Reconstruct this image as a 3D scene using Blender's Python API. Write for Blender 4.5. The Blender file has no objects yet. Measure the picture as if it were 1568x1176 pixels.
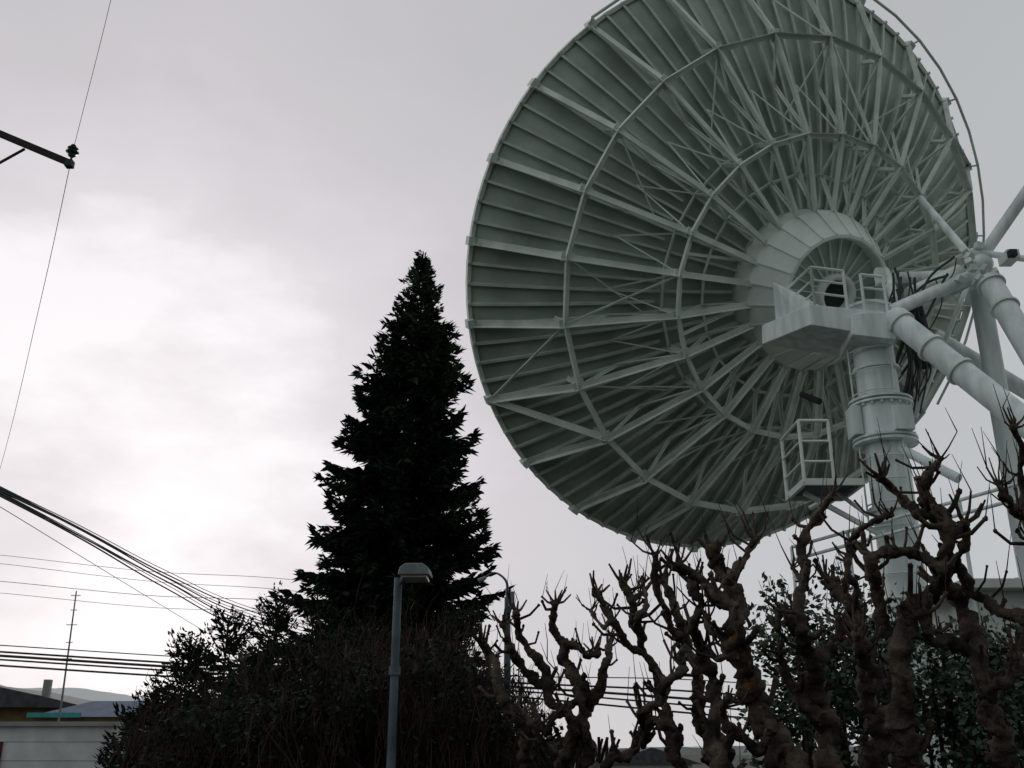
import bpy, math, random
import numpy as np
from mathutils import Vector, Matrix, noise
random.seed(7)
V=Vector
scene=bpy.context.scene
scene.view_settings.view_transform='Standard'
scene.view_settings.look='None'
scene.view_settings.exposure=0

# ---------------------------------------------------------------- camera
FPX=1533.0
T=math.atan((1150-588)/FPX)
cam_d=bpy.data.cameras.new("camera"); cam=bpy.data.objects.new("camera",cam_d)
scene.collection.objects.link(cam); scene.camera=cam
cam.location=(0,0,1.6); cam.rotation_euler=(math.pi/2+T,0,0)
cam_d.sensor_width=36; cam_d.lens=FPX/1568*36; cam_d.clip_end=6000; cam_d.clip_start=0.05
ct,st=math.cos(T),math.sin(T)
def P(u,v,y):
    """survey sighting -> world position at northing y"""
    a=(u-784)/FPX; b=(588-v)/FPX
    k=y/(ct-b*st)
    return V((a*k,y,1.6+st*k+ct*b*k))

# ---------------------------------------------------------------- materials
def mat(name,col,rough=.7,var=.25,scale=3.0,metal=0,bump=0,col2=None,detail=5,bscale=None,streak=None,spec=.3):
    m=bpy.data.materials.new(name); m.use_nodes=True
    nt=m.node_tree; b=nt.nodes["Principled BSDF"]
    b.inputs["Roughness"].default_value=rough; b.inputs["Metallic"].default_value=metal
    b.inputs["Specular IOR Level"].default_value=spec
    tc=nt.nodes.new("ShaderNodeTexCoord"); n=nt.nodes.new("ShaderNodeTexNoise")
    n.inputs["Scale"].default_value=scale; n.inputs["Detail"].default_value=detail
    src=tc.outputs["Object"]
    if streak:
        mp=nt.nodes.new("ShaderNodeMapping"); mp.inputs["Scale"].default_value=streak
        nt.links.new(src,mp.inputs[0]); src=mp.outputs[0]
    nt.links.new(src,n.inputs["Vector"])
    r=nt.nodes.new("ShaderNodeValToRGB")
    c1=[c*(1-var) for c in col]; c2=col2 if col2 else [min(1,c*(1+var)) for c in col]
    r.color_ramp.elements[0].position=.35; r.color_ramp.elements[1].position=.65
    r.color_ramp.elements[0].color=(*c1,1); r.color_ramp.elements[1].color=(*c2,1)
    nt.links.new(n.outputs["Fac"],r.inputs[0]); nt.links.new(r.outputs[0],b.inputs["Base Color"])
    if bump:
        bn=nt.nodes.new("ShaderNodeBump"); bn.inputs["Strength"].default_value=bump; bn.inputs["Distance"].default_value=.02
        n2=nt.nodes.new("ShaderNodeTexNoise"); n2.inputs["Scale"].default_value=bscale or scale*4; n2.inputs["Detail"].default_value=6
        nt.links.new(tc.outputs["Object"],n2.inputs["Vector"])
        nt.links.new(n2.outputs["Fac"],bn.inputs["Height"]); nt.links.new(bn.outputs[0],b.inputs["Normal"])
    return m
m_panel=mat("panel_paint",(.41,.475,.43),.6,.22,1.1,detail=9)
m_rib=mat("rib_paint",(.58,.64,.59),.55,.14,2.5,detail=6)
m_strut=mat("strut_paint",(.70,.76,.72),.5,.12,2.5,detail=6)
m_hub=mat("hub_paint",(.72,.77,.74),.5,.12,1.5,detail=7)
m_mount=mat("mount_paint",(.70,.76,.76),.5,.18,2.0,detail=8,streak=(3,3,.5))
m_dark=mat("dark_parts_and_shade",(.025,.03,.03),.6,.3,5)
m_cab=mat("cable_sheath",(.045,.05,.05),.6,.3,5)
m_steel=mat("galvanised_steel",(.075,.10,.125),.5,.35,5)
m_lampw=mat("lamp_housing",(.20,.22,.23),.5,.15,8)
m_glass=mat("lamp_glass",(.6,.62,.6),.2,.1,8)
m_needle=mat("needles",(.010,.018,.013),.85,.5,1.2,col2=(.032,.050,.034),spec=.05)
m_trunk=mat("spruce_bark",(.035,.028,.022),.9,.4,10,bump=.4)
m_bark=mat("pollard_bark",(.018,.014,.012),.85,.4,7,bump=1,bscale=40,col2=(.11,.082,.066),spec=.15,detail=8)
m_barko=mat("peeled_bark",(.09,.040,.018),.8,.7,14,bump=.8,bscale=50,spec=.2,col2=(.20,.095,.04))
m_twig=mat("twig_bark",(.022,.014,.012),.85,.5,4,col2=(.050,.032,.027),spec=.1)
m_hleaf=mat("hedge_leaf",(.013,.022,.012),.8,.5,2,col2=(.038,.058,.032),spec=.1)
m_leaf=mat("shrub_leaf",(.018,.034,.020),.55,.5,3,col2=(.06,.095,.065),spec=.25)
m_ground=mat("ground_soil",(.038,.038,.026),.95,.4,.6,bump=.3)
m_wood=mat("arm_timber",(.03,.027,.025),.85,.4,8)
m_ceram=mat("insulator_ceramic",(.02,.05,.035),.3,.2,8)
m_wire=mat("wire_black",(.06,.06,.065),.7,.2,3)
m_wireg=mat("wire_grey",(.18,.18,.19),.7,.2,3)
m_wall=mat("white_blockwork",(.62,.63,.64),.85,.15,2,bump=.3,detail=8)
m_white=mat("white_cladding",(.6,.62,.62),.7,.08,2)
m_roof=mat("grey_roof",(.06,.06,.07),.8,.3,3)
m_roofb=mat("blue_roof",(.035,.075,.14),.6,.25,3)
m_cyan=mat("teal_fascia",(.05,.27,.27),.6,.15,3)
m_ochre=mat("ochre_wall",(.16,.11,.05),.85,.2,3)
m_red=mat("red_paint",(.12,.015,.015),.7,.2,3)
m_window=mat("window_glass",(.015,.018,.02),.1,.2,3,spec=.6)
m_hill=mat("hill_haze",(.75,.75,.77),1,.06,.004,spec=0)  # distance haze painted in as a very pale base colour
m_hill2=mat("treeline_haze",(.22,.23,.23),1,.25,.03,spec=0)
m_conc=mat("concrete",(.30,.30,.29),.9,.15,2,bump=.2)

# ---------------------------------------------------------------- mesh helpers
class Buf:
    def __init__(s): s.v=[];s.f=[];s.sm=[]
    def add(s,vs,fs,smooth=False):
        o=len(s.v); s.v+= [tuple(p) for p in vs]; s.f+=[tuple(i+o for i in f) for f in fs]; s.sm+=[smooth]*len(fs)
    def tube(s,pts,rad,n=8,cap=True,disp=0,fr=14):
        pts=[V(p) for p in pts]; N=len(pts)
        if not isinstance(rad,(list,tuple)): rad=[rad]*N
        vs=[];ref=None
        for i,p in enumerate(pts):
            t=(pts[min(i+1,N-1)]-pts[max(i-1,0)])
            if t.length<1e-9: t=V((0,0,1))
            t.normalize()
            if ref is None: ref=t.orthogonal().normalized()
            ref=(ref-t*ref.dot(t))
            if ref.length<1e-6: ref=t.orthogonal()
            ref.normalize(); b=t.cross(ref)
            for j in range(n):
                a=2*math.pi*j/n; d=(ref*math.cos(a)+b*math.sin(a)); q=p+d*rad[i]
                if disp: q=q+d*rad[i]*disp*noise.fractal(q*fr,1,2,4)
                vs.append(q)
        fs=[]
        for i in range(N-1):
            for j in range(n):
                k=(j+1)%n; fs.append((i*n+j,i*n+k,(i+1)*n+k,(i+1)*n+j))
        s.add(vs,fs,n>4)
        if cap: s.add(vs[:n],[tuple(range(n))[::-1]]); s.add(vs[-n:],[tuple(range(n))])
    def prof(s,p,q,prof,up):
        p=V(p);q=V(q);t=(q-p).normalized();up=V(up);x=(up-t*up.dot(t))
        if x.length<1e-5: x=t.orthogonal()
        x.normalize();y=t.cross(x);n=len(prof)
        vs=[e+x*a+y*b for e in (p,q) for a,b in prof]
        fs=[(j,(j+1)%n,n+(j+1)%n,n+j) for j in range(n)]+[tuple(range(n))[::-1],tuple(range(n,2*n))]
        s.add(vs,fs)
    def beam(s,p,q,w,h,up=(0,0,1)):
        w/=2;h/=2; s.prof(p,q,[(-h,-w),(h,-w),(h,w),(-h,w)],up)
    def angle(s,p,q,w,up=(0,0,1),t=.012):
        s.prof(p,q,[(0,-w/2),(t,-w/2),(t,w/2-t),(w*.8,w/2-t),(w*.8,w/2),(0,w/2)],up)
    def box(s,c,sx,sy,sz,R=None):
        c=V(c);vs=[]
        for a in (-.5,.5):
            for b in (-.5,.5):
                for d in (-.5,.5):
                    p=V((a*sx,b*sy,d*sz)); vs.append(c+(R@p if R else p))
        s.add(vs,[(0,1,3,2),(4,6,7,5),(0,4,5,1),(2,3,7,6),(0,2,6,4),(1,5,7,3)])
    def ball(s,c,r,n=8,m=6,jit=0):
        c=V(c);vs=[];fs=[]
        for i in range(m+1):
            a=math.pi*i/m
            for j in range(n):
                b=2*math.pi*j/n; rr=r*(1+random.uniform(-jit,jit))
                vs.append(c+V((math.sin(a)*math.cos(b),math.sin(a)*math.sin(b),math.cos(a)))*rr)
        for i in range(m):
            for j in range(n):
                k=(j+1)%n; fs.append((i*n+j,(i+1)*n+j,(i+1)*n+k,i*n+k))
        s.add(vs,fs,True)
    def obj(s,name,m,parent=None,bevel=0):
        me=bpy.data.meshes.new(name); me.from_pydata(s.v,[],s.f); me.materials.append(m)
        me.polygons.foreach_set("use_smooth",s.sm); me.update()
        o=bpy.data.objects.new(name,me); scene.collection.objects.link(o)
        if parent: o.parent=parent
        if bevel:
            b=o.modifiers.new("b",'BEVEL'); b.width=bevel; b.segments=2; b.limit_method='ANGLE'
        return o
def empty(name,loc=(0,0,0)):
    e=bpy.data.objects.new(name,None); scene.collection.objects.link(e); e.empty_display_size=.3
    return e
def cat(pts,n=6):
    pts=[np.array(p,float) for p in pts]; Q=[2*pts[0]-pts[1]]+pts+[2*pts[-1]-pts[-2]]; out=[]
    for i in range(1,len(Q)-2):
        a,b,c,d=Q[i-1:i+3]
        for j in range(n):
            t=j/n; out.append(.5*((2*b)+(-a+c)*t+(2*a-5*b+4*c-d)*t*t+(-a+3*b-3*c+d)*t**3))
    out.append(pts[-1]); return out

# ---------------------------------------------------------------- ground, hills
g=Buf(); S=4000; g.add([(-S,-S,0),(S,-S,0),(S,S,0),(-S,S,0)],[(0,1,2,3)]); g.obj("ground",m_ground)
def ridge(name,y,prof,m,jit,step=12,seed=0):
    b=Buf();us=[p[0] for p in prof];vs_=[p[1] for p in prof];pts=[]
    for i,u in enumerate(range(-1200,2800,step)):
        v=np.interp(u,us,vs_)+noise.fractal(V((u*.012+seed,seed,0)),1,2,5)*jit
        p=P(u,v,y); pts.append(p)
    n=len(pts);vv=[];ff=[]
    for p in pts: vv+=[V((p.x,p.y,max(p.z,0.5))),V((p.x,p.y-abs(p.z)*1.2,-1)),V((p.x,p.y+abs(p.z)*2,-1))]
    for i in range(n-1):
        a=3*i;b2=3*(i+1); ff+=[(a+1,b2+1,b2,a),(a,b2,b2+2,a+2)]
    b.add(vv,ff,True); return b.obj(name,m)
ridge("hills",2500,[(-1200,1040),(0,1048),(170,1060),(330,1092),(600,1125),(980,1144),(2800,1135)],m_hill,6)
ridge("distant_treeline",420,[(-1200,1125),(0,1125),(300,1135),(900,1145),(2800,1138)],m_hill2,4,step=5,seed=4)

# ---------------------------------------------------------------- satellite dish
C=V((4.4024,17.4311,10.2255)); az,el,ph=-0.404,0.5431,2.423
A=V((math.sin(az)*math.cos(el),math.cos(az)*math.cos(el),math.sin(el)))
E1=A.cross(V((0,0,1))).normalized(); E2=E1.cross(A)
R=5.5; D=2.05
def L(r,k,h):
    th=ph+k*math.radians(15)
    return C+(E1*math.cos(th)+E2*math.sin(th))*r-A*h
def sh(r): return D*(1-(r/R)**2)
back=-A
dish=empty("satellite_dish_antenna")
b=Buf(); rs=[.9,1.4,2,2.6,3.2,3.8,4.4,4.95,5.5]; NS=96
vs=[];fs=[]
for i,r in enumerate(rs):
    for j in range(NS): vs.append(L(r,j/4,sh(r)))
for i in range(len(rs)-1):
    for j in range(NS):
        k=(j+1)%NS; fs.append((i*NS+j,(i+1)*NS+j,(i+1)*NS+k,i*NS+k))
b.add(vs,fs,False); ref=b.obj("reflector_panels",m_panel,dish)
sd=ref.modifiers.new("t",'SOLIDIFY'); sd.thickness=.012; sd.offset=0
b=Buf()
for k in (0,6,12,18): b.tube([L(3.2,k,sh(3.2)),L(.35,k,-2.2)],.04,6)
b.tube([L(0,0,-2.0),L(0,0,-2.3)],[.5,.42],20)
b.tube([L(0,0,1.95),L(0,0,.6)],[.35,.22],20)
b.obj("feed_support",m_strut,dish)
b=Buf()
for j in range(NS):
    k=j/4; r0=1.4 if j%2==0 else 2.7
    rr=[r0+(R-r0)*i/8 for i in range(9)]
    hgt=.15 if j%4==0 else .10
    for i in range(8):
        p,q=rr[i],rr[i+1]
        dkp=.045/p/math.radians(15);dkq=.045/q/math.radians(15);e=.006
        a1,a2=L(p,k,sh(p)+e),L(q,k,sh(q)+e)
        b1,b2=L(p,k,sh(p)+hgt),L(q,k,sh(q)+hgt)
        c1,c2=L(p,k+dkp,sh(p)+hgt),L(q,k+dkq,sh(q)+hgt)
        b.add([a1,a2,b2,b1,c2,c1],[(0,1,2,3),(3,2,4,5)])
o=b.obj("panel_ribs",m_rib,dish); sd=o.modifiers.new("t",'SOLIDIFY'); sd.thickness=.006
b=Buf(); bs=Buf()
R1,H1,R2,H2,RH,HH=4.27,1.45,2.61,2.285,1.36,2.42
for k in range(24):
    n0,n1,n2,n3=L(R-.02,k,.10),L(R1,k,H1),L(R2,k,H2),L(RH,k,HH)
    b.angle(n0,n1,.12,back); b.angle(n1,n2,.10,back); b.angle(n2,n3,.10,back)
    s1=L(R1,k,sh(R1)+.1); s2=L(R2,k,sh(R2)+.1)
    b.angle(n1,s1,.07,A.cross(n1-C)); b.angle(n2,s2,.07,A.cross(n1-C))
    sm=L(3.45,k,sh(3.45)+.1); s3=L(1.95,k,sh(1.95)+.1)
    b.angle(n1,sm,.05,back); b.angle(n2,sm,.05,back); b.angle(n2,s3,.06,back); b.angle(n3,s3,.06,back)
    for r,h,w in ((R1,H1,.10),(R2,H2,.09),(1.95,sh(1.95)+.13,.05),(R2,sh(R2)+.13,.05)):
        b.angle(L(r,k,h-.01),L(r,k+1,h-.01),w,back)
    b.angle(L(R2,k+.5,H2-.02),L(RH,k,HH-.08),.05,back) if k%2==0 else None
    b.beam(L(R2,k,H2-.03),L(3.45,k+.5,sh(3.45)+.1),.022,.022,back)
    b.beam(L(R2,k+1,H2-.03),L(3.45,k+.5,sh(3.45)+.1),.022,.022,back)
    if k%2: b.beam(L(R1,k,H1-.03),L(R2+.3,k+1,sh(R2+.3)+.12),.022,.022,back)
    for n,sz in ((n1,.17),(n2,.15)):
        u=(n-C); u=(u-A*u.dot(A)).normalized(); w=A.cross(u)
        rot=Matrix((u,w,A)).transposed()
        bs.box(n+A*.02,sz*1.3,sz*1.0,.03,rot)
    u=(n0-C); u=(u-A*u.dot(A)).normalized(); w=A.cross(u); rot=Matrix((u,w,A)).transposed()
    bs.box(n0+u*.05,.12,.15,.18,rot)
    for q in range(4):
        bs.beam(L(R+.0,k+q/4,.03),L(R+.0,k+(q+1)/4,.03),.07,.10,back)
        if q: 
            n=L(R+.02,k+q/4,.08); bs.box(n,.05,.05,.1,rot)
for k in (3,15,20): b.beam(L(R,k+2,.12),L(R1,k+1,H1),.035,.03,back); b.beam(L(R1,k+1,H1+.02),L(R2,k,H2+.02),.03,.03,back)
b.angle(L(R,5,.14),L(R1,6,H1+.01),.11,back)
b.angle(L(R,17,.14),L(R1,18,H1+.01),.11,back)
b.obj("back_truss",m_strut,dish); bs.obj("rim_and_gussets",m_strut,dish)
b=Buf(); pts=[L(R+.14,k/2,.30) for k in range(27,49)]
b.tube(pts,.028,6)
for k in range(14,25): b.tube([L(R,k,.05),L(R+.14,k,.30)],.02,5)
b.obj("rim_pipe",m_hub,dish)
def lathe(buf,prof,n=48,smooth=True,k0=0):
    vs=[];fs=[]
    for r,h in prof:
        for j in range(n): vs.append(L(r,j*24/n+k0,h))
    for i in range(len(prof)-1):
        for j in range(n):
            k=(j+1)%n; fs.append((i*n+j,i*n+k,(i+1)*n+k,(i+1)*n+j))
    buf.add(vs,fs,smooth)
b=Buf()
lathe(b,[(1.30,1.85),(1.38,1.87),(1.38,2.42),(1.36,2.46),(1.02,2.98),(.97,2.99),(.95,2.96),(.95,2.72)],24,False)
b.obj("hub_drum",m_hub,dish)
b=Buf(); lathe(b,[(.95,2.74),(.27,2.80),(.27,2.9)],24,False); b.obj("hub_back_plate",m_panel,dish)
b=Buf()
for k in range(0,24):
    b.beam(L(.95,k,2.77),L(.30,k,2.83),.02,.05,back)
    b.beam(L(1.385,k,2.45),L(1.03,k,2.985),.025,.02,back)
lathe(b,[(.27,2.78),(.36,2.78),(.36,2.98),(.27,2.98),(.25,2.9),(.25,2.78)],32)
b.obj("hub_flanges",m_hub,dish)
b=Buf(); lathe(b,[(.26,2.86),(.01,2.86)],24); b.obj("hatch_opening_shade",m_dark,dish)  # solid dark disc paints the shade inside the open hatch

# ---------------------------------------------------------------- mount
YC=13.5; cx=5.25
mb=Buf()
mb.tube([(cx,YC,0),(cx,YC,7.75)],.285,32)
mb.tube([(cx,YC,5.66),(cx,YC,6.22)],.385,32)
for z in (1.2,3.4,4.7): mb.tube([(cx,YC,z-.03),(cx,YC,z+.03)],.34,32)
for z in (5.64,5.70,6.20,6.26): mb.tube([(cx,YC,z-.015),(cx,YC,z+.015)],.44,32)
for z in (6.75,7.4,7.72): mb.tube([(cx,YC,z-.02),(cx,YC,z+.02)],.33,32)
for i in range(20):
    a=i/20*6.283
    for z in (5.735,6.165): mb.box((cx+math.cos(a)*.41,YC+math.sin(a)*.41,z),.03,.03,.04)
mb.box((cx-.42,YC-.05,5.95),.12,.3,.42); mb.box((cx+.12,YC-.42,5.9),.26,.12,.34)
mb.obj("kingpost_column",m_mount,dish)
b=Buf(); b.box((cx,YC,.25),1.6,1.6,.5); b.box((cx,YC,.55),1.1,1.1,.1); b.obj("foundation_block",m_conc,dish)
def prism(buf,pts,depthvec):
    n=len(pts);dv=V(depthvec); vs=[V(p) for p in pts]+[V(p)+dv for p in pts]
    buf.add(vs,[tuple(range(n)),tuple(range(n,2*n))[::-1]]+[(j,n+j,n+(j+1)%n,(j+1)%n) for j in range(n)])
b=Buf()
prism(b,[P(1240,466,13.1),P(1241,497,13.1),P(1335,512,13.1),P(1362,520,13.1),P(1362,478,13.1)],(-.42,1.1,.15))
o=b.obj("head_box",m_mount,dish,.01)
b=Buf()
prism(b,[P(1183,432,14.0),P(1190,522,14.0),P(1238,498,13.2),P(1240,464,13.2)],(.5,.55,.1))
prism(b,[P(1305,480,12.95),P(1305,512,12.95),P(1372,520,12.95),P(1375,476,12.95)],(.1,.9,.0))
b.obj("head_bracket",m_mount,dish,.01)
b=Buf()
tb=lambda p,q,r,n=14: b.tube([p,q],r,n)
tb(P(1372,490,13),P(1640,702,11.2),.165,20)
tb(P(1430,515,15),P(1640,640,15),.13,18)
tb(P(1500,445,14),V((P(1500,445,14).x+.0,14,0)),.15,18)
tb(P(1362,478,13.3),P(1500,418,13.6),.10)
tb(P(1500,398,13.6),P(1620,225,13),.09)
tb(P(1514,430,13.4),P(1640,640,12.2),.17,18)
tb(P(1485,385,13.6),P(1600,400,13.2),.05)
tb(P(1372,683,13.3),P(1468,733,12.6),.065)
tb(P(1500,420,13.6),L(1.38,16,2.3),.09); tb(P(1500,420,13.6),L(1.38,12,2.3),.09); tb(P(1500,410,13.6),L(2.61,18,2.28),.06)
tb(P(1375,490,13.3),L(1.0,13,2.9),.10); tb(P(1345,470,13.6),L(1.0,9,2.95),.10);tb(P(1375,470,13.6),L(1.0,17,2.95),.08)
tb(P(1240,778,14.2),P(1320,735,13.7),.035); tb(P(1270,745,13.7),P(1330,790,13.5),.03)
tb(P(1440,530,14.2),P(1400,640,14.2),.05); tb(P(1480,440,14.5),P(1400,640,14.3),.04)
b.ball(P(1503,405,13.6),.17,12,8); b.ball(P(1375,492,13),.2,12,8)
b.obj("support_struts",m_mount,dish)
b=Buf()
d1=(P(1640,702,11.2)-P(1372,490,13)).normalized()
for t in (.1,.75,1.35):
    p=P(1372,490,13)+d1*t; b.tube([p,p+d1*.05],.20,20)
d2=(P(1640,640,12.2)-P(1514,430,13.4)).normalized()
for t in (.08,.6): p=P(1514,430,13.4)+d2*t; b.tube([p,p+d2*.04],.205,20)
for k in range(14):
    p=P(1470+random.uniform(0,55),375+random.uniform(0,65),13.5+random.uniform(-.2,.2)); b.box(p,.11,.11,.10,Matrix.Rotation(random.uniform(0,1.5),3,V((1,1,.5)).normalized()))
b.box(P(1545,395,13.2),.18,.3,.14); b.box(P(1348,424,13.6),.14,.12,.26)
b.tube([P(1395,455,13.8),P(1470,420,13.9)],.16,14)
b.obj("strut_fittings",m_strut,dish,.005)
b=Buf(); b.box(P(1550,388,13.0),.11,.10,.10); b.tube([P(1395,470,14.2),P(1420,560,14.2)],.17,12); b.tube([P(1228,604,15),P(1255,615,14.6)],.05,12)
b.obj("drive_motor",m_dark,dish,.005)
b=Buf(); rnd=random.Random(3)
for i in range(24):
    u0=1372+rnd.uniform(-8,30);v0=rnd.uniform(410,470);u1=1380+rnd.uniform(-15,30);v1=rnd.uniform(560,650)
    if i%4==0: u1=rnd.uniform(1430,1480);v1=rnd.uniform(390,440)
    y=13.4+rnd.uniform(0,.7)
    pts=[P(u0,v0,y),P(u0+rnd.uniform(-12,25),v0+50,y),P((u0+u1)/2+rnd.uniform(-5,30),(v0+v1)/2+rnd.uniform(0,40),y),P(u1,v1,y)]
    c=cat([(*p,0) for p in pts],7); b.tube([q[:3] for q in c],rnd.choice([.010,.014,.02]),5)
b.obj("cables",m_cab,dish)
b=Buf()
def rail(pts,h,r=.022,mid=True):
    pts=[V(p) for p in pts]; up=V((0,0,h))
    for i in range(len(pts)-1):
        b.tube([pts[i]+up,pts[i+1]+up],r,6)
        if mid:
            b.tube([pts[i]+up*.66,pts[i+1]+up*.66],r*.8,6); b.tube([pts[i]+up*.33,pts[i+1]+up*.33],r*.8,6)
    for p in pts: b.tube([p,p+up],r,6)
p0=P(1248,468,13.2);p1=P(1298,474,13.2)
rail([p0,p1],.62,.022); rail([P(1325,480,13.1),P(1360,484,13.1)],.62,.022); rail([p0,p0+V((-.15,.7,0))],.62,.022)
F0=P(1232,738,13.0)
x0=F0.x;z0=F0.z
rail([(x0,13.9,z0),(x0,13.0,z0),(x0+.40,13.0,z0)],.86,.024)
b.beam((x0,13.0,z0),(x0+.78,13.0,z0),.05,.09); b.beam((x0,13.9,z0),(x0+.78,13.9,z0),.05,.09)
b.beam((x0,13.0,z0),(x0,13.9,z0),.05,.09); b.beam((x0+.78,13.0,z0),(x0+.78,13.9,z0),.05,.09)
b.beam((x0+.1,13.4,z0-.05),(cx-.2,13.45,z0-.65),.06,.06)
for i in range(22):
    z=.6+i*.32
    pts=[(cx+math.cos(a)*.37,YC+math.sin(a)*.37,z) for a in [math.radians(t) for t in range(175,290,12)]]
    b.tube(pts,.011,5)
for a in (178,286):
    a=math.radians(a); b.tube([(cx+math.cos(a)*.37,YC+math.sin(a)*.37,.4),(cx+math.cos(a)*.37,YC+math.sin(a)*.37,7.4)],.014,5)
b.obj("catwalk_rails",m_hub,dish)
b=Buf(); b.box((x0+.39,13.45,z0+.03),.74,.86,.02); b.obj("catwalk_deck",m_steel,dish)

# ---------------------------------------------------------------- equipment building
eb=empty("equipment_building")
bx0=P(1482,890,12.6).x; bz=P(1482,905,12.6).z
b=Buf(); b.box((bx0+3.1,14.6,bz/2),6,4,bz); b.obj("walls",m_white,eb)
b=Buf(); b.box((bx0+3.05,14.55,bz+.06),6.4,4.4,.12); b.obj("roof_slab",m_white,eb,.01)
b=Buf()
for i in range(3): b.box((bx0+.9+i*1.4,12.58,bz-.95),.8,.05,.75)
b.obj("windows",m_window,eb)
b=Buf()
for i in range(3):
    for dx in (-.43,.43): b.box((bx0+.9+i*1.4+dx,12.55,bz-.95),.06,.08,.86)
    for dz in (-.41,.41): b.box((bx0+.9+i*1.4,12.552,bz-.95+dz),.80,.08,.06)
b.obj("window_frames",m_mount,eb)
gr=empty("guard_rail")
b=Buf()
for v0,v1 in ((858,762),(838,738)):
    b.tube([P(1212,v0,14.3),P(1640,v1-20,11.5)],.024,6)
for t in (0,.2,.4,.6,.8,1):
    u=1212+428*t; y=14.3-2.8*t; p=P(u,838-120*t,y); b.tube([p,(p.x,p.y,0)],.025,6)
b.obj("rails",m_mount,gr)

# ---------------------------------------------------------------- street lamps
yl=7.3; s=yl/11
lp=empty("street_lamp"); b=Buf(); top=P(612,885,yl); bx=top.x-.01
b.tube([(bx,yl,0),(bx,yl,top.z)],[.037,.028],12); b.tube([(bx,yl,0),(bx,yl,.5)],.06,12)
b.tube([(bx,yl,top.z-.05),(bx+.07,yl-.03,top.z+.02)],.022,8)
b.tube([(bx,yl,2.1),(bx,yl,2.16)],.042,12)
b.obj("pole",m_steel,lp)
b=Buf(); c=P(636,877,yl-.07)
prof=[(-.17,-.05),(.17,-.05),(.15,.03),(.09,.07),(-.09,.07),(-.15,.03)]
b.prof(c+V((0,-.2*s,0)),c+V((0,.28*s,.02)),[(z*s,x*s) for x,z in prof],(0,0,1)); b.obj("luminaire",m_lampw,lp,.006)
b=Buf(); b.box(c+V((0,.03,-.056*s)),.27*s,.38*s,.02); b.obj("lens",m_glass,lp,.006)
lp=empty("street_lamp"); b=Buf(); top=P(777,915,9.5)
b.tube([(top.x,9.5,0),(top.x,9.5,1.5),(top.x,9.5,top.z)],[.05,.036,.028],8)
c=cat([(*top,.018),(*P(775,890,9.5),.012),(*P(757,877,9.5),.009),(*P(738,888,9.5),.009)],6); b.tube([q[:3] for q in c],[float(q[3]) for q in c],6)
b.obj("pole",m_steel,lp); b=Buf(); b.box(P(783,918,9.5),.06,.08,.14); b.tube([P(744,884,9.5),P(733,890,9.5)],[.015,.025],8); b.obj("luminaire",m_lampw,lp)

# ---------------------------------------------------------------- utility pole, crossarm, insulator
up=empty("utility_pole"); b=Buf()
q=P(-150,142,11); e=P(110,251,10.9)
b.tube([(q.x,11.15,0),(q.x,11.15,q.z+1)],[.16,.11],12)
b.beam(q,e,.065,.075); b.beam(P(38,228,10.95),P(-110,310,11.05),.025,.025)
b.obj("pole_and_crossarm",m_wood,up)
b=Buf(); ic=P(111,232,10.9); b.tube([e+V((-.02,0,-.02)),ic+V((0,0,.08))],.014,6)
for z,r in ((-.06,.05),(-.01,.082),(.045,.068),(.085,.035)):
    b.tube([ic+V((0,0,z-.018)),ic+V((0,0,z)),ic+V((0,0,z+.018))],[r*.6,r,r*.5],14)
b.obj("insulator",m_ceram,up)
b=Buf(); b.box(e+V((-.03,0,-.0)),.09,.09,.09); b.obj("arm_clamp",m_dark,up)
wires=empty("overhead_wires"); b=Buf()
def wire(pts,r,n=5,sub=8):
    c=cat([(*p,0) for p in pts],sub); b.tube([q[:3] for q in c],r,n)
wire([P(205,-180,8),P(172,-10,9.4),P(114,222,10.9)],.0035)
wire([P(114,222,10.9),P(60,470,15),P(0,718,24),P(-50,880,45)],.005)
for v0,v1,r in ((850,888,.010),(863,905,.010),(890,922,.012),(908,940,.010)):
    wire([P(-100,v0-5,40),P(0,v0,40),P(230,(v0+v1)/2+6,40),P(450,v1,40),P(700,v1+40,40)],r)
wire([P(-80,730,11),P(0,776,12),P(170,880,16),P(335,980,22)],.005)
b.obj("light_wires",m_wireg,wires); b=Buf()
b2=random.Random(5)
for i in range(8):
    o=i*2.6-9; o2=i*5-14
    wire([P(-300,600+o,8),P(0,752+o*.8,11),P(130,818+o*1.1+b2.uniform(-3,3),13),P(255,884+o2*.8+b2.uniform(-3,3),16),P(385,945+o2,20),P(600,1010+o2,27)],.006+.005*(i%2))
for i,(v0,v1,r) in enumerate(((998,1060,.020),(1004,1072,.026),(1010,1082,.018),(1019,1094,.020),(988,1042,.011))):
    wire([P(-100,v0-6,20),P(0,v0,20),P(280,v0+18,20.3),P(760,v0+46,21),P(1080,v1,21),P(1500,v1+36,21)],r)
b.obj("cable_runs",m_wire,wires)
up=empty("utility_pole"); b=Buf(); p=P(1600,1100,21); b.tube([(p.x,21.1,0),(p.x,21.1,5)],[.14,.1],10); b.obj("pole",m_wood,up)
am=empty("radio_mast"); b=Buf(); p=P(94,1070,30); t=P(117,905,30)
b.tube([(p.x,30,0),(p.x+.02,30,p.z),t],[.04,.03,.02],6)
for v,w in ((912,.14),(935,.1),(958,.16),(985,.1),(1010,.14)):
    k=(v-905)/165; c=t.lerp(p,k); b.tube([c+V((-w,0,0)),c+V((w,0,0))],.012,5)
b.obj("mast",m_wireg,am)

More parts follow.
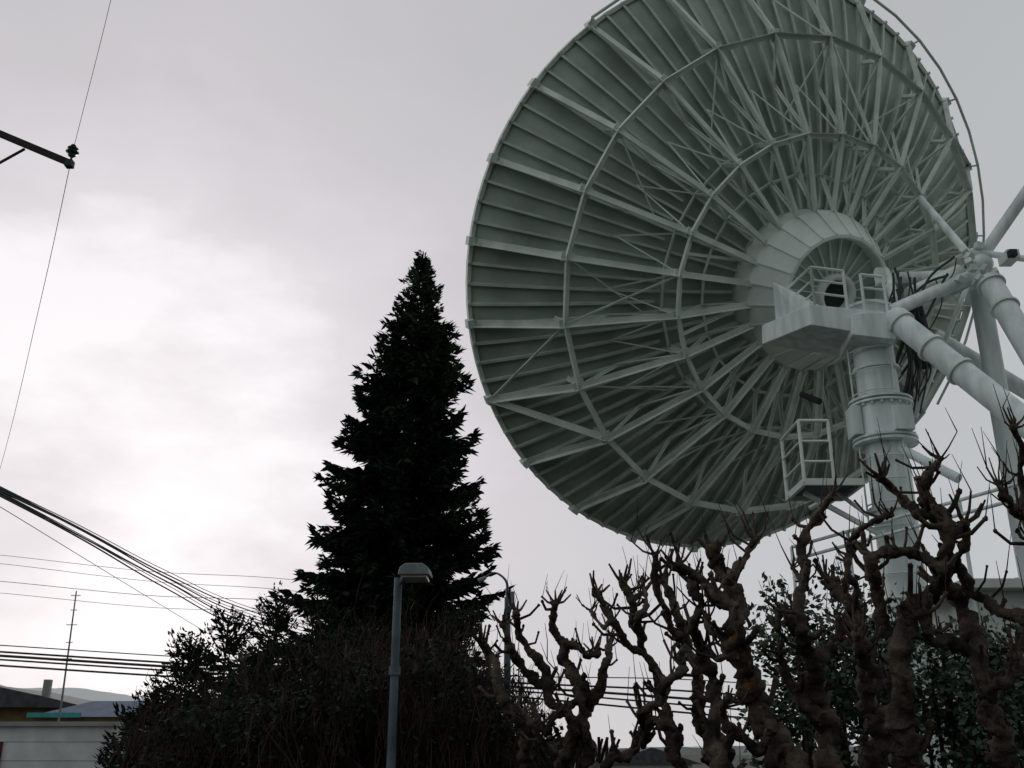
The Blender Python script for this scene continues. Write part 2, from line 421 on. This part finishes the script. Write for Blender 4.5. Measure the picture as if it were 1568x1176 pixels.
# ---------------------------------------------------------------- houses, lower left
h=empty("block_house"); y=24
a0=P(-260,1106,y);a1=P(178,1112,y); 
b=Buf(); b.box(((a0.x+a1.x)/2,y+2,a1.z/2),a1.x-a0.x,4,a1.z); b.obj("walls",m_wall,h)
b=Buf()
for i in range(6): b.box(((a0.x+a1.x)/2,y-.004,.2+i*.4),a1.x-a0.x,.012,.006)
b.obj("mortar_lines",m_conc,h)
b=Buf(); b.box(((a0.x+a1.x)/2,y+2,a1.z+.05),a1.x-a0.x+.2,4.2,.1); b.obj("coping",m_conc,h)
b=Buf(); b.box((P(2,1140,y).x,y-.03,.9),.08,.05,1.8); b.obj("downpipe",m_red,h)
h=empty("blue_roof_house"); y=32
l=P(50,1098,y);r_=P(200,1098,y)
b=Buf(); b.box(((l.x+r_.x)/2,y+2,l.z/2),r_.x-l.x,4,l.z); b.obj("walls",m_ochre,h)
b=Buf(); prism(b,[(l.x-.1,y-.2,l.z),(r_.x+.3,y-.2,l.z),(r_.x,y+1.2,l.z+.52),(l.x+1.3,y+1.2,l.z+.52)],(0,3,0)); b.obj("roof",m_roofb,h)
b=Buf(); b.box((l.x+.75,y-.26,l.z+.05),1.6,.1,.14); b.obj("fascia",m_cyan,h)
h=empty("grey_roof_house"); y=40
l=P(-250,1080,y);r_=P(140,1084,y); rz=P(20,1045,y).z
b=Buf(); b.box(((l.x+r_.x)/2,y+3,l.z/2),r_.x-l.x-1,5,l.z); b.obj("walls",m_ochre,h)
b=Buf(); prism(b,[(l.x,y,l.z),(r_.x,y,l.z-.1),(r_.x-2.0,y,l.z+.35),(r_.x-4.2,y,rz-.05),(l.x,y,rz)],(0,6,0)); b.obj("roof",m_roof,h)
b=Buf(); q=P(72,1055,41); b.box((q.x,41,q.z),.25,.25,.7); b.obj("chimney",m_conc,h)
for (u,w,hh,yy,rm) in ((815,26,1157,70,m_roof),(1000,60,1166,80,m_roof),(560,50,1150,70,m_roof)):
    h=empty("distant_house"); p=P(u,hh,yy); ww=w/1533*yy*1.2
    b=Buf(); b.box((p.x,yy+3,(p.z-.2)/2),ww*1.6,5,max(.6,p.z-.2)); b.obj("walls",m_white,h)
    b=Buf(); prism(b,[(p.x-ww,yy,p.z-.2),(p.x+ww,yy,p.z-.2),(p.x,yy,p.z+1)],(0,6,0)); b.obj("roof",rm,h)

# ---------------------------------------------------------------- conifers
def conifer(name,base,H,Rb,seed,prof,step=.2,nb=7,rise=.25,trunk=.16,dens=1.0,spray=.2,low=.08,axis=None,jit=(.6,.8,.9,1,1,1.12)):
    rn=random.Random(seed); W=Buf(); N=Buf(); base=V(base)
    bend=axis or (lambda t:V((0,0,0)))
    W.tube([base+V((0,0,H*i/14))+bend(i/14) for i in range(15)],[max(.012,trunk*(1-i/14.2)) for i in range(15)],8)
    z=H*low
    def sprays(p,d,side,up,ln,n):
        for _ in range(n):
            s=rn.choice((-1,1)); dr=(d*rn.uniform(.3,1.3)+side*s*rn.uniform(.1,1)+up*rn.uniform(-.75,.2)).normalized()
            l=ln*rn.uniform(.5,1.2); wv=dr.cross(V((rn.uniform(-1,1),rn.uniform(-1,1),rn.uniform(-1,1)))).normalized()*l*rn.uniform(.12,.22)
            q=p+V((rn.uniform(-.05,.05),rn.uniform(-.05,.05),rn.uniform(-.09,.04)))
            N.add([q,q+dr*l*.4+wv,q+dr*l,q+dr*l*.4-wv],[(0,1,2,3)])
    while z<H*.985:
        t=z/H; n=nb if t<.85 else 6
        off=rn.uniform(0,6.28)
        for i in range(n):
            a=off+i*6.283/n+rn.uniform(-.4,.4)
            ln=max(.06,Rb*prof(t)*rn.choice(jit))
            c0=base+V((0,0,z+rn.uniform(-.12,.12)))+bend(t); hd=V((math.cos(a),math.sin(a),0)); side=V((-math.sin(a),math.cos(a),0))
            ns=max(3,int(ln/.10)); pts=[]
            droop=rn.uniform(.15,.5)*(1-t)+(.05 if t<.85 else -.5); upt=rn.uniform(.1,.42)*(rise/.25)
            for k in range(ns+1):
                s=k/ns; pts.append(c0+hd*ln*s+V((0,0,ln*(-droop*s+upt*s**3))))
            W.tube(pts,[.022*(1-k/(ns+1))*(.4+ln/2)+.003 for k in range(ns+1)],4,False)
            for k in range(1,ns+1):
                d=(pts[k]-pts[k-1]).normalized(); s=k/ns
                wid=math.sin(min(1,s*1.15)*math.pi)*.5+.5
                cnt=int((10-2.5*s)*dens) if (s>.3 or ln<.6) else int(4*dens)
                sprays(pts[k],d,side,V((0,0,1)),spray*(.6+.6*wid)*(.42+.58*min(1,ln)),cnt)
            sprays(pts[-1],(pts[-1]-pts[-2]).normalized()*1.3+V((0,0,.25)),side*.35,V((0,0,.3)),spray*.75*(.45+.55*min(1,ln)),int(5*dens))
        z+=step*(1-.45*t)*rn.uniform(.8,1.2)
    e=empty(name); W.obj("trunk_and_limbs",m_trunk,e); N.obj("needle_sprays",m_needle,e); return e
yt=20; tp=P(648,385,yt)
Ht=tp.z
def sp(t):
    base=float(np.interp(t,[0,.2,.37,.49,.55,.61,.66,.73,.79,.855,.93,.97,1],[.98,.98,.95,.88,.74,.68,.54,.52,.41,.27,.12,.05,.02]))
    return base*(1+.11*math.sin(t*70))
conifer("spruce_tree",(tp.x-.66,yt,0),Ht,1.98,11,sp,step=.22,nb=10,dens=1.15,spray=.27,trunk=.2,low=.2,axis=lambda t:V((.66*min(1,t*1.15),0,0)),jit=(.66,.8,.9,1,1,1.12))
for i,(u,v,y,r,s) in enumerate(((425,925,13,1.1,1),(350,955,12,1.0,2),(292,982,12,.85,3),(238,1060,11,.65,4),(500,935,14.5,1.2,5),(205,1095,11.5,.45,6),(560,965,11,1.0,7),(700,945,13,.9,8),(460,990,10.5,.9,9),(390,1010,10.2,.8,10),(640,985,10.8,.9,11))):
    p=P(u,v,y); conifer("fir_sapling",(p.x,y,0),p.z,r,20+s,lambda t:float(np.interp(t,[0,.5,.8,1],[1,.85,.45,.08])),step=.2,nb=6,rise=.5,trunk=.06,spray=.16,dens=1.3,low=.42)

# ---------------------------------------------------------------- foliage masses
def leaves(N,c,rad,n,size,rn,shell=.35):
    c=V(c)
    for _ in range(n):
        d=V((rn.gauss(0,1),rn.gauss(0,1),rn.gauss(0,1))).normalized()*(shell+(1-shell)*rn.random())**.6
        p=c+V((d.x*rad[0],d.y*rad[1],d.z*rad[2]))
        a=V((rn.uniform(-1,1),rn.uniform(-1,1),rn.uniform(-.6,.9))).normalized()
        w=a.orthogonal().normalized(); w=(Matrix.Rotation(rn.uniform(0,6.28),3,a)@w)
        l=size*rn.uniform(.6,1.3); ww=w*l*.28
        N.add([p,p+a*l*.5+ww,p+a*l,p+a*l*.5-ww],[(0,1,2,3)])
rn=random.Random(31)
hd=empty("hedge"); W=Buf(); N=Buf()
def htop(u): return float(np.interp(u,[150,250,330,420,500,560,640,720,780,830,1000],[1150,1120,1095,1070,1035,1010,1010,1020,1055,1135,1165]))
for i in range(2600):
    u=rn.uniform(215,850); y=rn.uniform(7.4,10); hv=htop(u)+rn.gauss(20,50)
    if rn.random()<.10: hv-=rn.uniform(20,80)
    top=P(u,min(hv,1172),y); L_=rn.uniform(.3,.9); lean=rn.gauss(0,.22)
    b0=V((top.x-lean*L_,y+rn.uniform(-.2,.2),top.z-L_))
    pts=[b0]
    for k in (1,2,3,4):
        pts.append(b0.lerp(top,k/4)+V((rn.uniform(-.04,.04),rn.uniform(-.05,.05),rn.uniform(-.02,.02))))
    r=rn.uniform(.002,.006); W.tube(pts,[r*1.4,r*1.2,r,r*.7,r*.35],3,False)
    if rn.random()<.5:
        m=pts[2]; W.tube([m,m+V((rn.uniform(-.2,.2),0,rn.uniform(.05,.3)))],[r*.7,r*.3],3,False)
for i in range(260):
    u=rn.uniform(215,900); y=rn.uniform(7.8,9.7); x=P(u,1100,y).x
    W.tube([(x,y,0),(x+rn.uniform(-.2,.2),y,.8),(x+rn.uniform(-.3,.3),y,1.7)],[.03,.022,.012],5,False)
for i in range(170):
    u=rn.uniform(215,830); y=rn.uniform(7.6,9.9); v=htop(u)+rn.uniform(10,130); c=P(u,v,y)
    leaves(N,c,(.30,.35,.26),140,.052,rn,.1)
for i in range(80):
    u=rn.uniform(200,860); y=rn.uniform(8.4,10); c=P(u,1100,y); c.z=rn.uniform(.15,1.5)
    leaves(N,c,(.38,.3,.35),60,.11,rn,.1)
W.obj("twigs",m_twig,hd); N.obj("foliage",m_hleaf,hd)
sh_=empty("evergreen_shrub"); N=Buf(); W=Buf()
for i in range(180):
    u=rn.uniform(1170,1600); v=rn.uniform(975,1190)-55*math.exp(-((u-1250)/70)**2); y=rn.uniform(6.6,8.2)
    if rn.random()<.12: v-=50
    leaves(N,P(u,v,y),(.22,.22,.2),80,.058,rn,.1)
for i in range(70):
    u=rn.uniform(1180,1590); y=rn.uniform(6.7,8.1); p=P(u,rn.uniform(930,1080),y)
    W.tube([(p.x+rn.uniform(-.2,.2),y,0),(p.x,y,p.z*.6),p],[.025,.015,.005],5,False)
for i in range(60):
    c=P(rn.uniform(1165,1620),1120,rn.uniform(6.8,8.2)); c.z=rn.uniform(.1,1.4); leaves(N,c,(.3,.3,.3),40,.10,rn,.1)
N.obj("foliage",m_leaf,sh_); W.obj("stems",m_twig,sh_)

# ---------------------------------------------------------------- pollarded trees
def knob(W,p,r): W.ball(p,r,7,5,.25)
def limb(W,T,pts,y,r0,r1,rn,ground=False,spur=1.0,dy=.12):
    q=[]; r0*=.76; r1*=.74
    dense=[pts[0]]
    for a,b_ in zip(pts[:-1],pts[1:]):
        d=math.hypot(b_[0]-a[0],b_[1]-a[1]); nx,ny=-(b_[1]-a[1])/max(d,1),(b_[0]-a[0])/max(d,1); o=rn.uniform(-.16,.16)*min(d,60)
        dense.append(((a[0]+b_[0])/2+nx*o,(a[1]+b_[1])/2+ny*o)); dense.append(b_)
    pts=dense; n=len(pts)
    for i,(u,v) in enumerate(pts):
        k=i/(n-1); yy=y+math.sin(i*.85+u*.01)*dy; p=P(u,v,yy); rr=(r0+(r1-r0)*k)*y/FPX*rn.uniform(.85,1.2)
        q.append((p.x,p.y,p.z,rr))
    if ground:
        p=q[0]; q=[(p[0]+.05,p[1],-.05,p[3]*1.7),(p[0]+.03,p[1],p[2]*.5,p[3]*1.25)]+q
    c=cat(q,9); P3=[];RR=[]
    for i,s in enumerate(c):
        pos=V(s[:3]); nz=noise.fractal(pos*8,1,2,3)
        off=noise.noise_vector(pos*8)*s[3]*.6
        P3.append(pos+off); RR.append(float(max(.003,s[3]*(1+.28*nz))))
    W.tube(P3,RR,11,disp=.75,fr=22)
    for i in range(3,len(P3)):
        if P3[i].z<1.2: continue
        if rn.random()<.13*spur:
            knob(W,P3[i]+V((rn.uniform(-1,1),rn.uniform(-1,1),rn.uniform(-.6,1)))*RR[i]*.7,RR[i]*rn.uniform(.45,.8))
        if rn.random()<.17*spur:
            d=V((rn.uniform(-1,1),rn.uniform(-.5,.5),rn.uniform(-.1,1.1))).normalized(); l=rn.uniform(.04,.17)
            e1=P3[i]+d*l*.6; e2=e1+(d+V((rn.uniform(-.4,.4),0,.8))).normalized()*l*.5; r=min(.014,RR[i]*rn.uniform(.25,.45))
            W.tube([P3[i],e1,e2],[r*1.2,r,r*.9],6); knob(W,e2,r*1.25)
            if rn.random()<.5: T.tube([e2,e2+V((rn.uniform(-.05,.05),0,rn.uniform(.06,.22)))],[.003,.0012],4,False)
    p=P3[-1]; r=RR[-1]; knob(W,p,r*1.3)
    for _ in range(rn.randint(4,7)):
        d=V((rn.uniform(-.9,.9),rn.uniform(-.5,.5),rn.uniform(.1,1))).normalized(); l=rn.uniform(.04,.14)
        e=p+d*l*.5; e2=e+(d+V((rn.uniform(-.4,.4),0,.7))).normalized()*l*.6
        W.tube([p,e,e2],[r*.55,r*.38,r*.25],6)
        if rn.random()<.35: T.tube([e2,e2+V((rn.uniform(-.06,.06),0,rn.uniform(.05,.2)))],[.003,.001],4,False)
    return P3,RR
def pollard(y,limbs,seed):
    e=empty("pollarded_tree"); W=Buf(); Tt=Buf(); rn=random.Random(seed); out=[]
    for l in limbs: out.append(limb(W,Tt,l[0],y+l[3] if len(l)>3 else y,l[1],l[2],rn,ground=l[0][0][1]>=1176))
    W.obj("trunk_and_limbs",m_bark,e); Tt.obj("shoots",m_twig,e); return e,out
pollard(6.2,[([(862,1200),(880,1120),(845,1075),(825,1010),(795,965),(790,938)],12,6),
 ([(905,1200),(895,1110),(885,1040),(865,985),(845,950),(850,925)],13,6),
 ([(897,1090),(925,1020),(933,990)],10,6),([(835,1050),(785,1000),(770,955)],8,5),([(868,985),(900,1005),(915,1000)],7,5),
 ([(890,1060),(870,1085),(835,1120),(815,1080)],8,5),([(820,1200),(805,1130),(775,1080),(760,1020),(740,985)],12,6,.2),
 ([(855,1160),(825,1130),(800,1090)],8,5)],1)
pollard(5.2,[([(905,1200),(935,1160),(975,1140),(990,1118),(985,1085),(1020,1060),(1000,1015),(965,990),(940,950),(912,908)],10,6),
 ([(1045,1200),(1030,1120),(1010,1060),(985,1000),(972,950),(955,895)],12,6,.2),
 ([(1010,1060),(1045,1030),(1050,985),(1020,940),(1003,850)],10,6),
 ([(975,960),(990,930),(985,900)],7,4),([(1120,1200),(1095,1130),(1070,1080),(1055,1000),(1035,940),(1012,885)],13,8,.3),
 ([(1030,1115),(1000,1100),(985,1140)],8,5),([(940,950),(925,960),(905,935)],6,4)],2)
pe,pl=pollard(4.7,[([(1225,1200),(1180,1110),(1150,1050),(1125,990),(1128,930),(1115,885),(1093,845)],27,13),
 ([(1128,930),(1090,910),(1062,880),(1035,868)],13,8),([(1118,890),(1140,858),(1158,828)],9,5),
 ([(1100,1200),(1095,1100),(1090,1040),(1068,985),(1075,925),(1058,895)],14,8,.2),
 ([(1122,985),(1088,962),(1072,932)],10,6),([(1130,1000),(1100,1010),(1080,990)],9,6),([(1180,1110),(1160,1150),(1120,1120),(1105,1080)],12,7)],3)
pollard(5.0,[([(1275,1200),(1262,1100),(1245,1020),(1225,960),(1235,880),(1238,810),(1272,762)],20,6),
 ([(1245,1010),(1290,965),(1312,900),(1300,850)],14,6),([(1340,1200),(1338,1100),(1325,1000),(1300,930),(1268,890)],22,8,.2),
 ([(1235,900),(1215,870)],7,4),([(1230,960),(1200,930),(1190,960)],9,5),([(1262,1100),(1220,1060),(1195,1000)],13,7)],4)
pollard(4.3,[([(1395,1200),(1382,1100),(1372,1000),(1395,930),(1438,892),(1450,835),(1435,788),(1395,775),(1350,735)],24,8),
 ([(1437,795),(1415,755),(1425,718),(1442,703)],11,6),([(1372,980),(1342,905),(1335,860),(1362,845),(1400,850),(1440,870)],14,8),
 ([(1540,1200),(1515,1080),(1495,1000),(1475,940),(1440,890)],22,13,.15),
 ([(1650,980),(1600,950),(1530,935),(1490,910),(1468,860),(1478,805)],15,7),
 ([(1650,900),(1580,840),(1566,790),(1562,720),(1552,655)],12,6),([(1566,795),(1545,765),(1530,745)],8,4),
 ([(1385,1060),(1330,1020),(1310,970)],15,8),([(1480,1000),(1430,980),(1410,940)],12,8),([(1330,850),(1300,835),(1335,800),(1365,790)],8,6),
 ([(1515,1080),(1545,1040),(1560,1000)],12,8)],5)
lims=[]
rq=random.Random(77)
for u in (420,480,530,585,640,690,735,765,370,660):
    v=rq.uniform(975,1040); lims.append(([(u+rq.uniform(-30,30),1200),(u+rq.uniform(-15,15),1120),(u+rq.uniform(-20,20),1060),(u,v)],7,3.5,rq.uniform(-.1,.5)))
pollard(7.9,lims,8)
# strip of peeled wood on the thick pollard limb, slightly proud of its surface
P3,RR=pl[0]; z_lo,z_hi=P(1165,1075,4.7).z,P(1122,965,4.7).z
sel=[i for i in range(len(P3)) if z_lo<P3[i].z<z_hi]
b=Buf(); n=len(sel)
b.tube([P3[i]+V((-.006,-RR[i]*.55,0)) for i in sel],[RR[i]*(.15+.50*math.sin(math.pi*(j+.3)/(n-.4))**.5) for j,i in enumerate(sel)],11,disp=.6,fr=22)
b.obj("peeled_wood",m_barko,pe)

# ---------------------------------------------------------------- world and sun
sd=V((-.35,.886,.303)).normalized()
s_el=math.asin(sd.z); s_az=math.atan2(sd.x,sd.y)
w=bpy.data.worlds.new("World"); scene.world=w; w.use_nodes=True
nt=w.node_tree; nt.nodes.clear(); N_=nt.nodes.new; lk=nt.links.new
out=N_("ShaderNodeOutputWorld"); sky=N_("ShaderNodeTexSky"); sky.sky_type='NISHITA'; sky.sun_disc=False
sky.sun_elevation=s_el; sky.sun_rotation=s_az
bg1=N_("ShaderNodeBackground"); bg1.inputs[1].default_value=.05; lk(sky.outputs[0],bg1.inputs[0])
tc=N_("ShaderNodeTexCoord")
dot=N_("ShaderNodeVectorMath"); dot.operation='DOT_PRODUCT'; dot.inputs[1].default_value=sd
lk(tc.outputs["Generated"],dot.inputs[0])
mp=N_("ShaderNodeMapping"); mp.inputs["Scale"].default_value=(1,1,2.2); lk(tc.outputs["Generated"],mp.inputs[0])
ns=N_("ShaderNodeTexNoise"); ns.inputs["Scale"].default_value=2.8; ns.inputs["Detail"].default_value=6; ns.inputs["Roughness"].default_value=.55
lk(mp.outputs[0],ns.inputs["Vector"])
ma=N_("ShaderNodeMath"); ma.operation='MULTIPLY_ADD'; lk(ns.outputs["Fac"],ma.inputs[0]); ma.inputs[1].default_value=.15
sb=N_("ShaderNodeMath"); sb.operation='SUBTRACT'; lk(dot.outputs["Value"],sb.inputs[0]); sb.inputs[1].default_value=.08
lk(sb.outputs[0],ma.inputs[2])
mr=N_("ShaderNodeMapRange"); mr.inputs[1].default_value=-1; mr.inputs[2].default_value=1; lk(ma.outputs[0],mr.inputs[0])
cr=N_("ShaderNodeValToRGB"); lk(mr.outputs[0],cr.inputs[0])
stops=[(0,(.17,.19,.19)),(.28,(.34,.365,.365)),(.55,(.62,.66,.65)),(.78,(.50,.525,.535)),(.87,(.49,.50,.515)),(.93,(.56,.55,.57)),(.965,(.63,.605,.635)),(.988,(.75,.71,.745)),(1,(.95,.91,.94))]
e=cr.color_ramp.elements; e[0].position=0;e[0].color=(*stops[0][1],1);e[1].position=1;e[1].color=(*stops[-1][1],1)
for p_,c_ in stops[1:-1]:
    x=e.new(p_); x.color=(*c_,1)
sep=N_("ShaderNodeSeparateXYZ"); lk(tc.outputs["Generated"],sep.inputs[0])
mz=N_("ShaderNodeMapRange"); lk(sep.outputs[2],mz.inputs[0]); mz.inputs[1].default_value=0; mz.inputs[2].default_value=.7; mz.inputs[3].default_value=1.14; mz.inputs[4].default_value=.96
mu=N_("ShaderNodeVectorMath"); mu.operation='SCALE'; lk(cr.outputs[0],mu.inputs[0]); lk(mz.outputs[0],mu.inputs[3])
bg2=N_("ShaderNodeBackground"); bg2.inputs[1].default_value=1.0; lk(mu.outputs[0],bg2.inputs[0])
mx=N_("ShaderNodeMixShader"); mx.inputs[0].default_value=.96; lk(bg1.outputs[0],mx.inputs[1]); lk(bg2.outputs[0],mx.inputs[2]); lk(mx.outputs[0],out.inputs[0])
sl=bpy.data.lights.new("sun",'SUN'); sl.energy=.7; sl.angle=math.radians(20); sl.color=(1,.97,.93)
so=bpy.data.objects.new("sun",sl); scene.collection.objects.link(so); so.location=(0,0,30)
so.rotation_euler=sd.to_track_quat('Z','Y').to_euler()
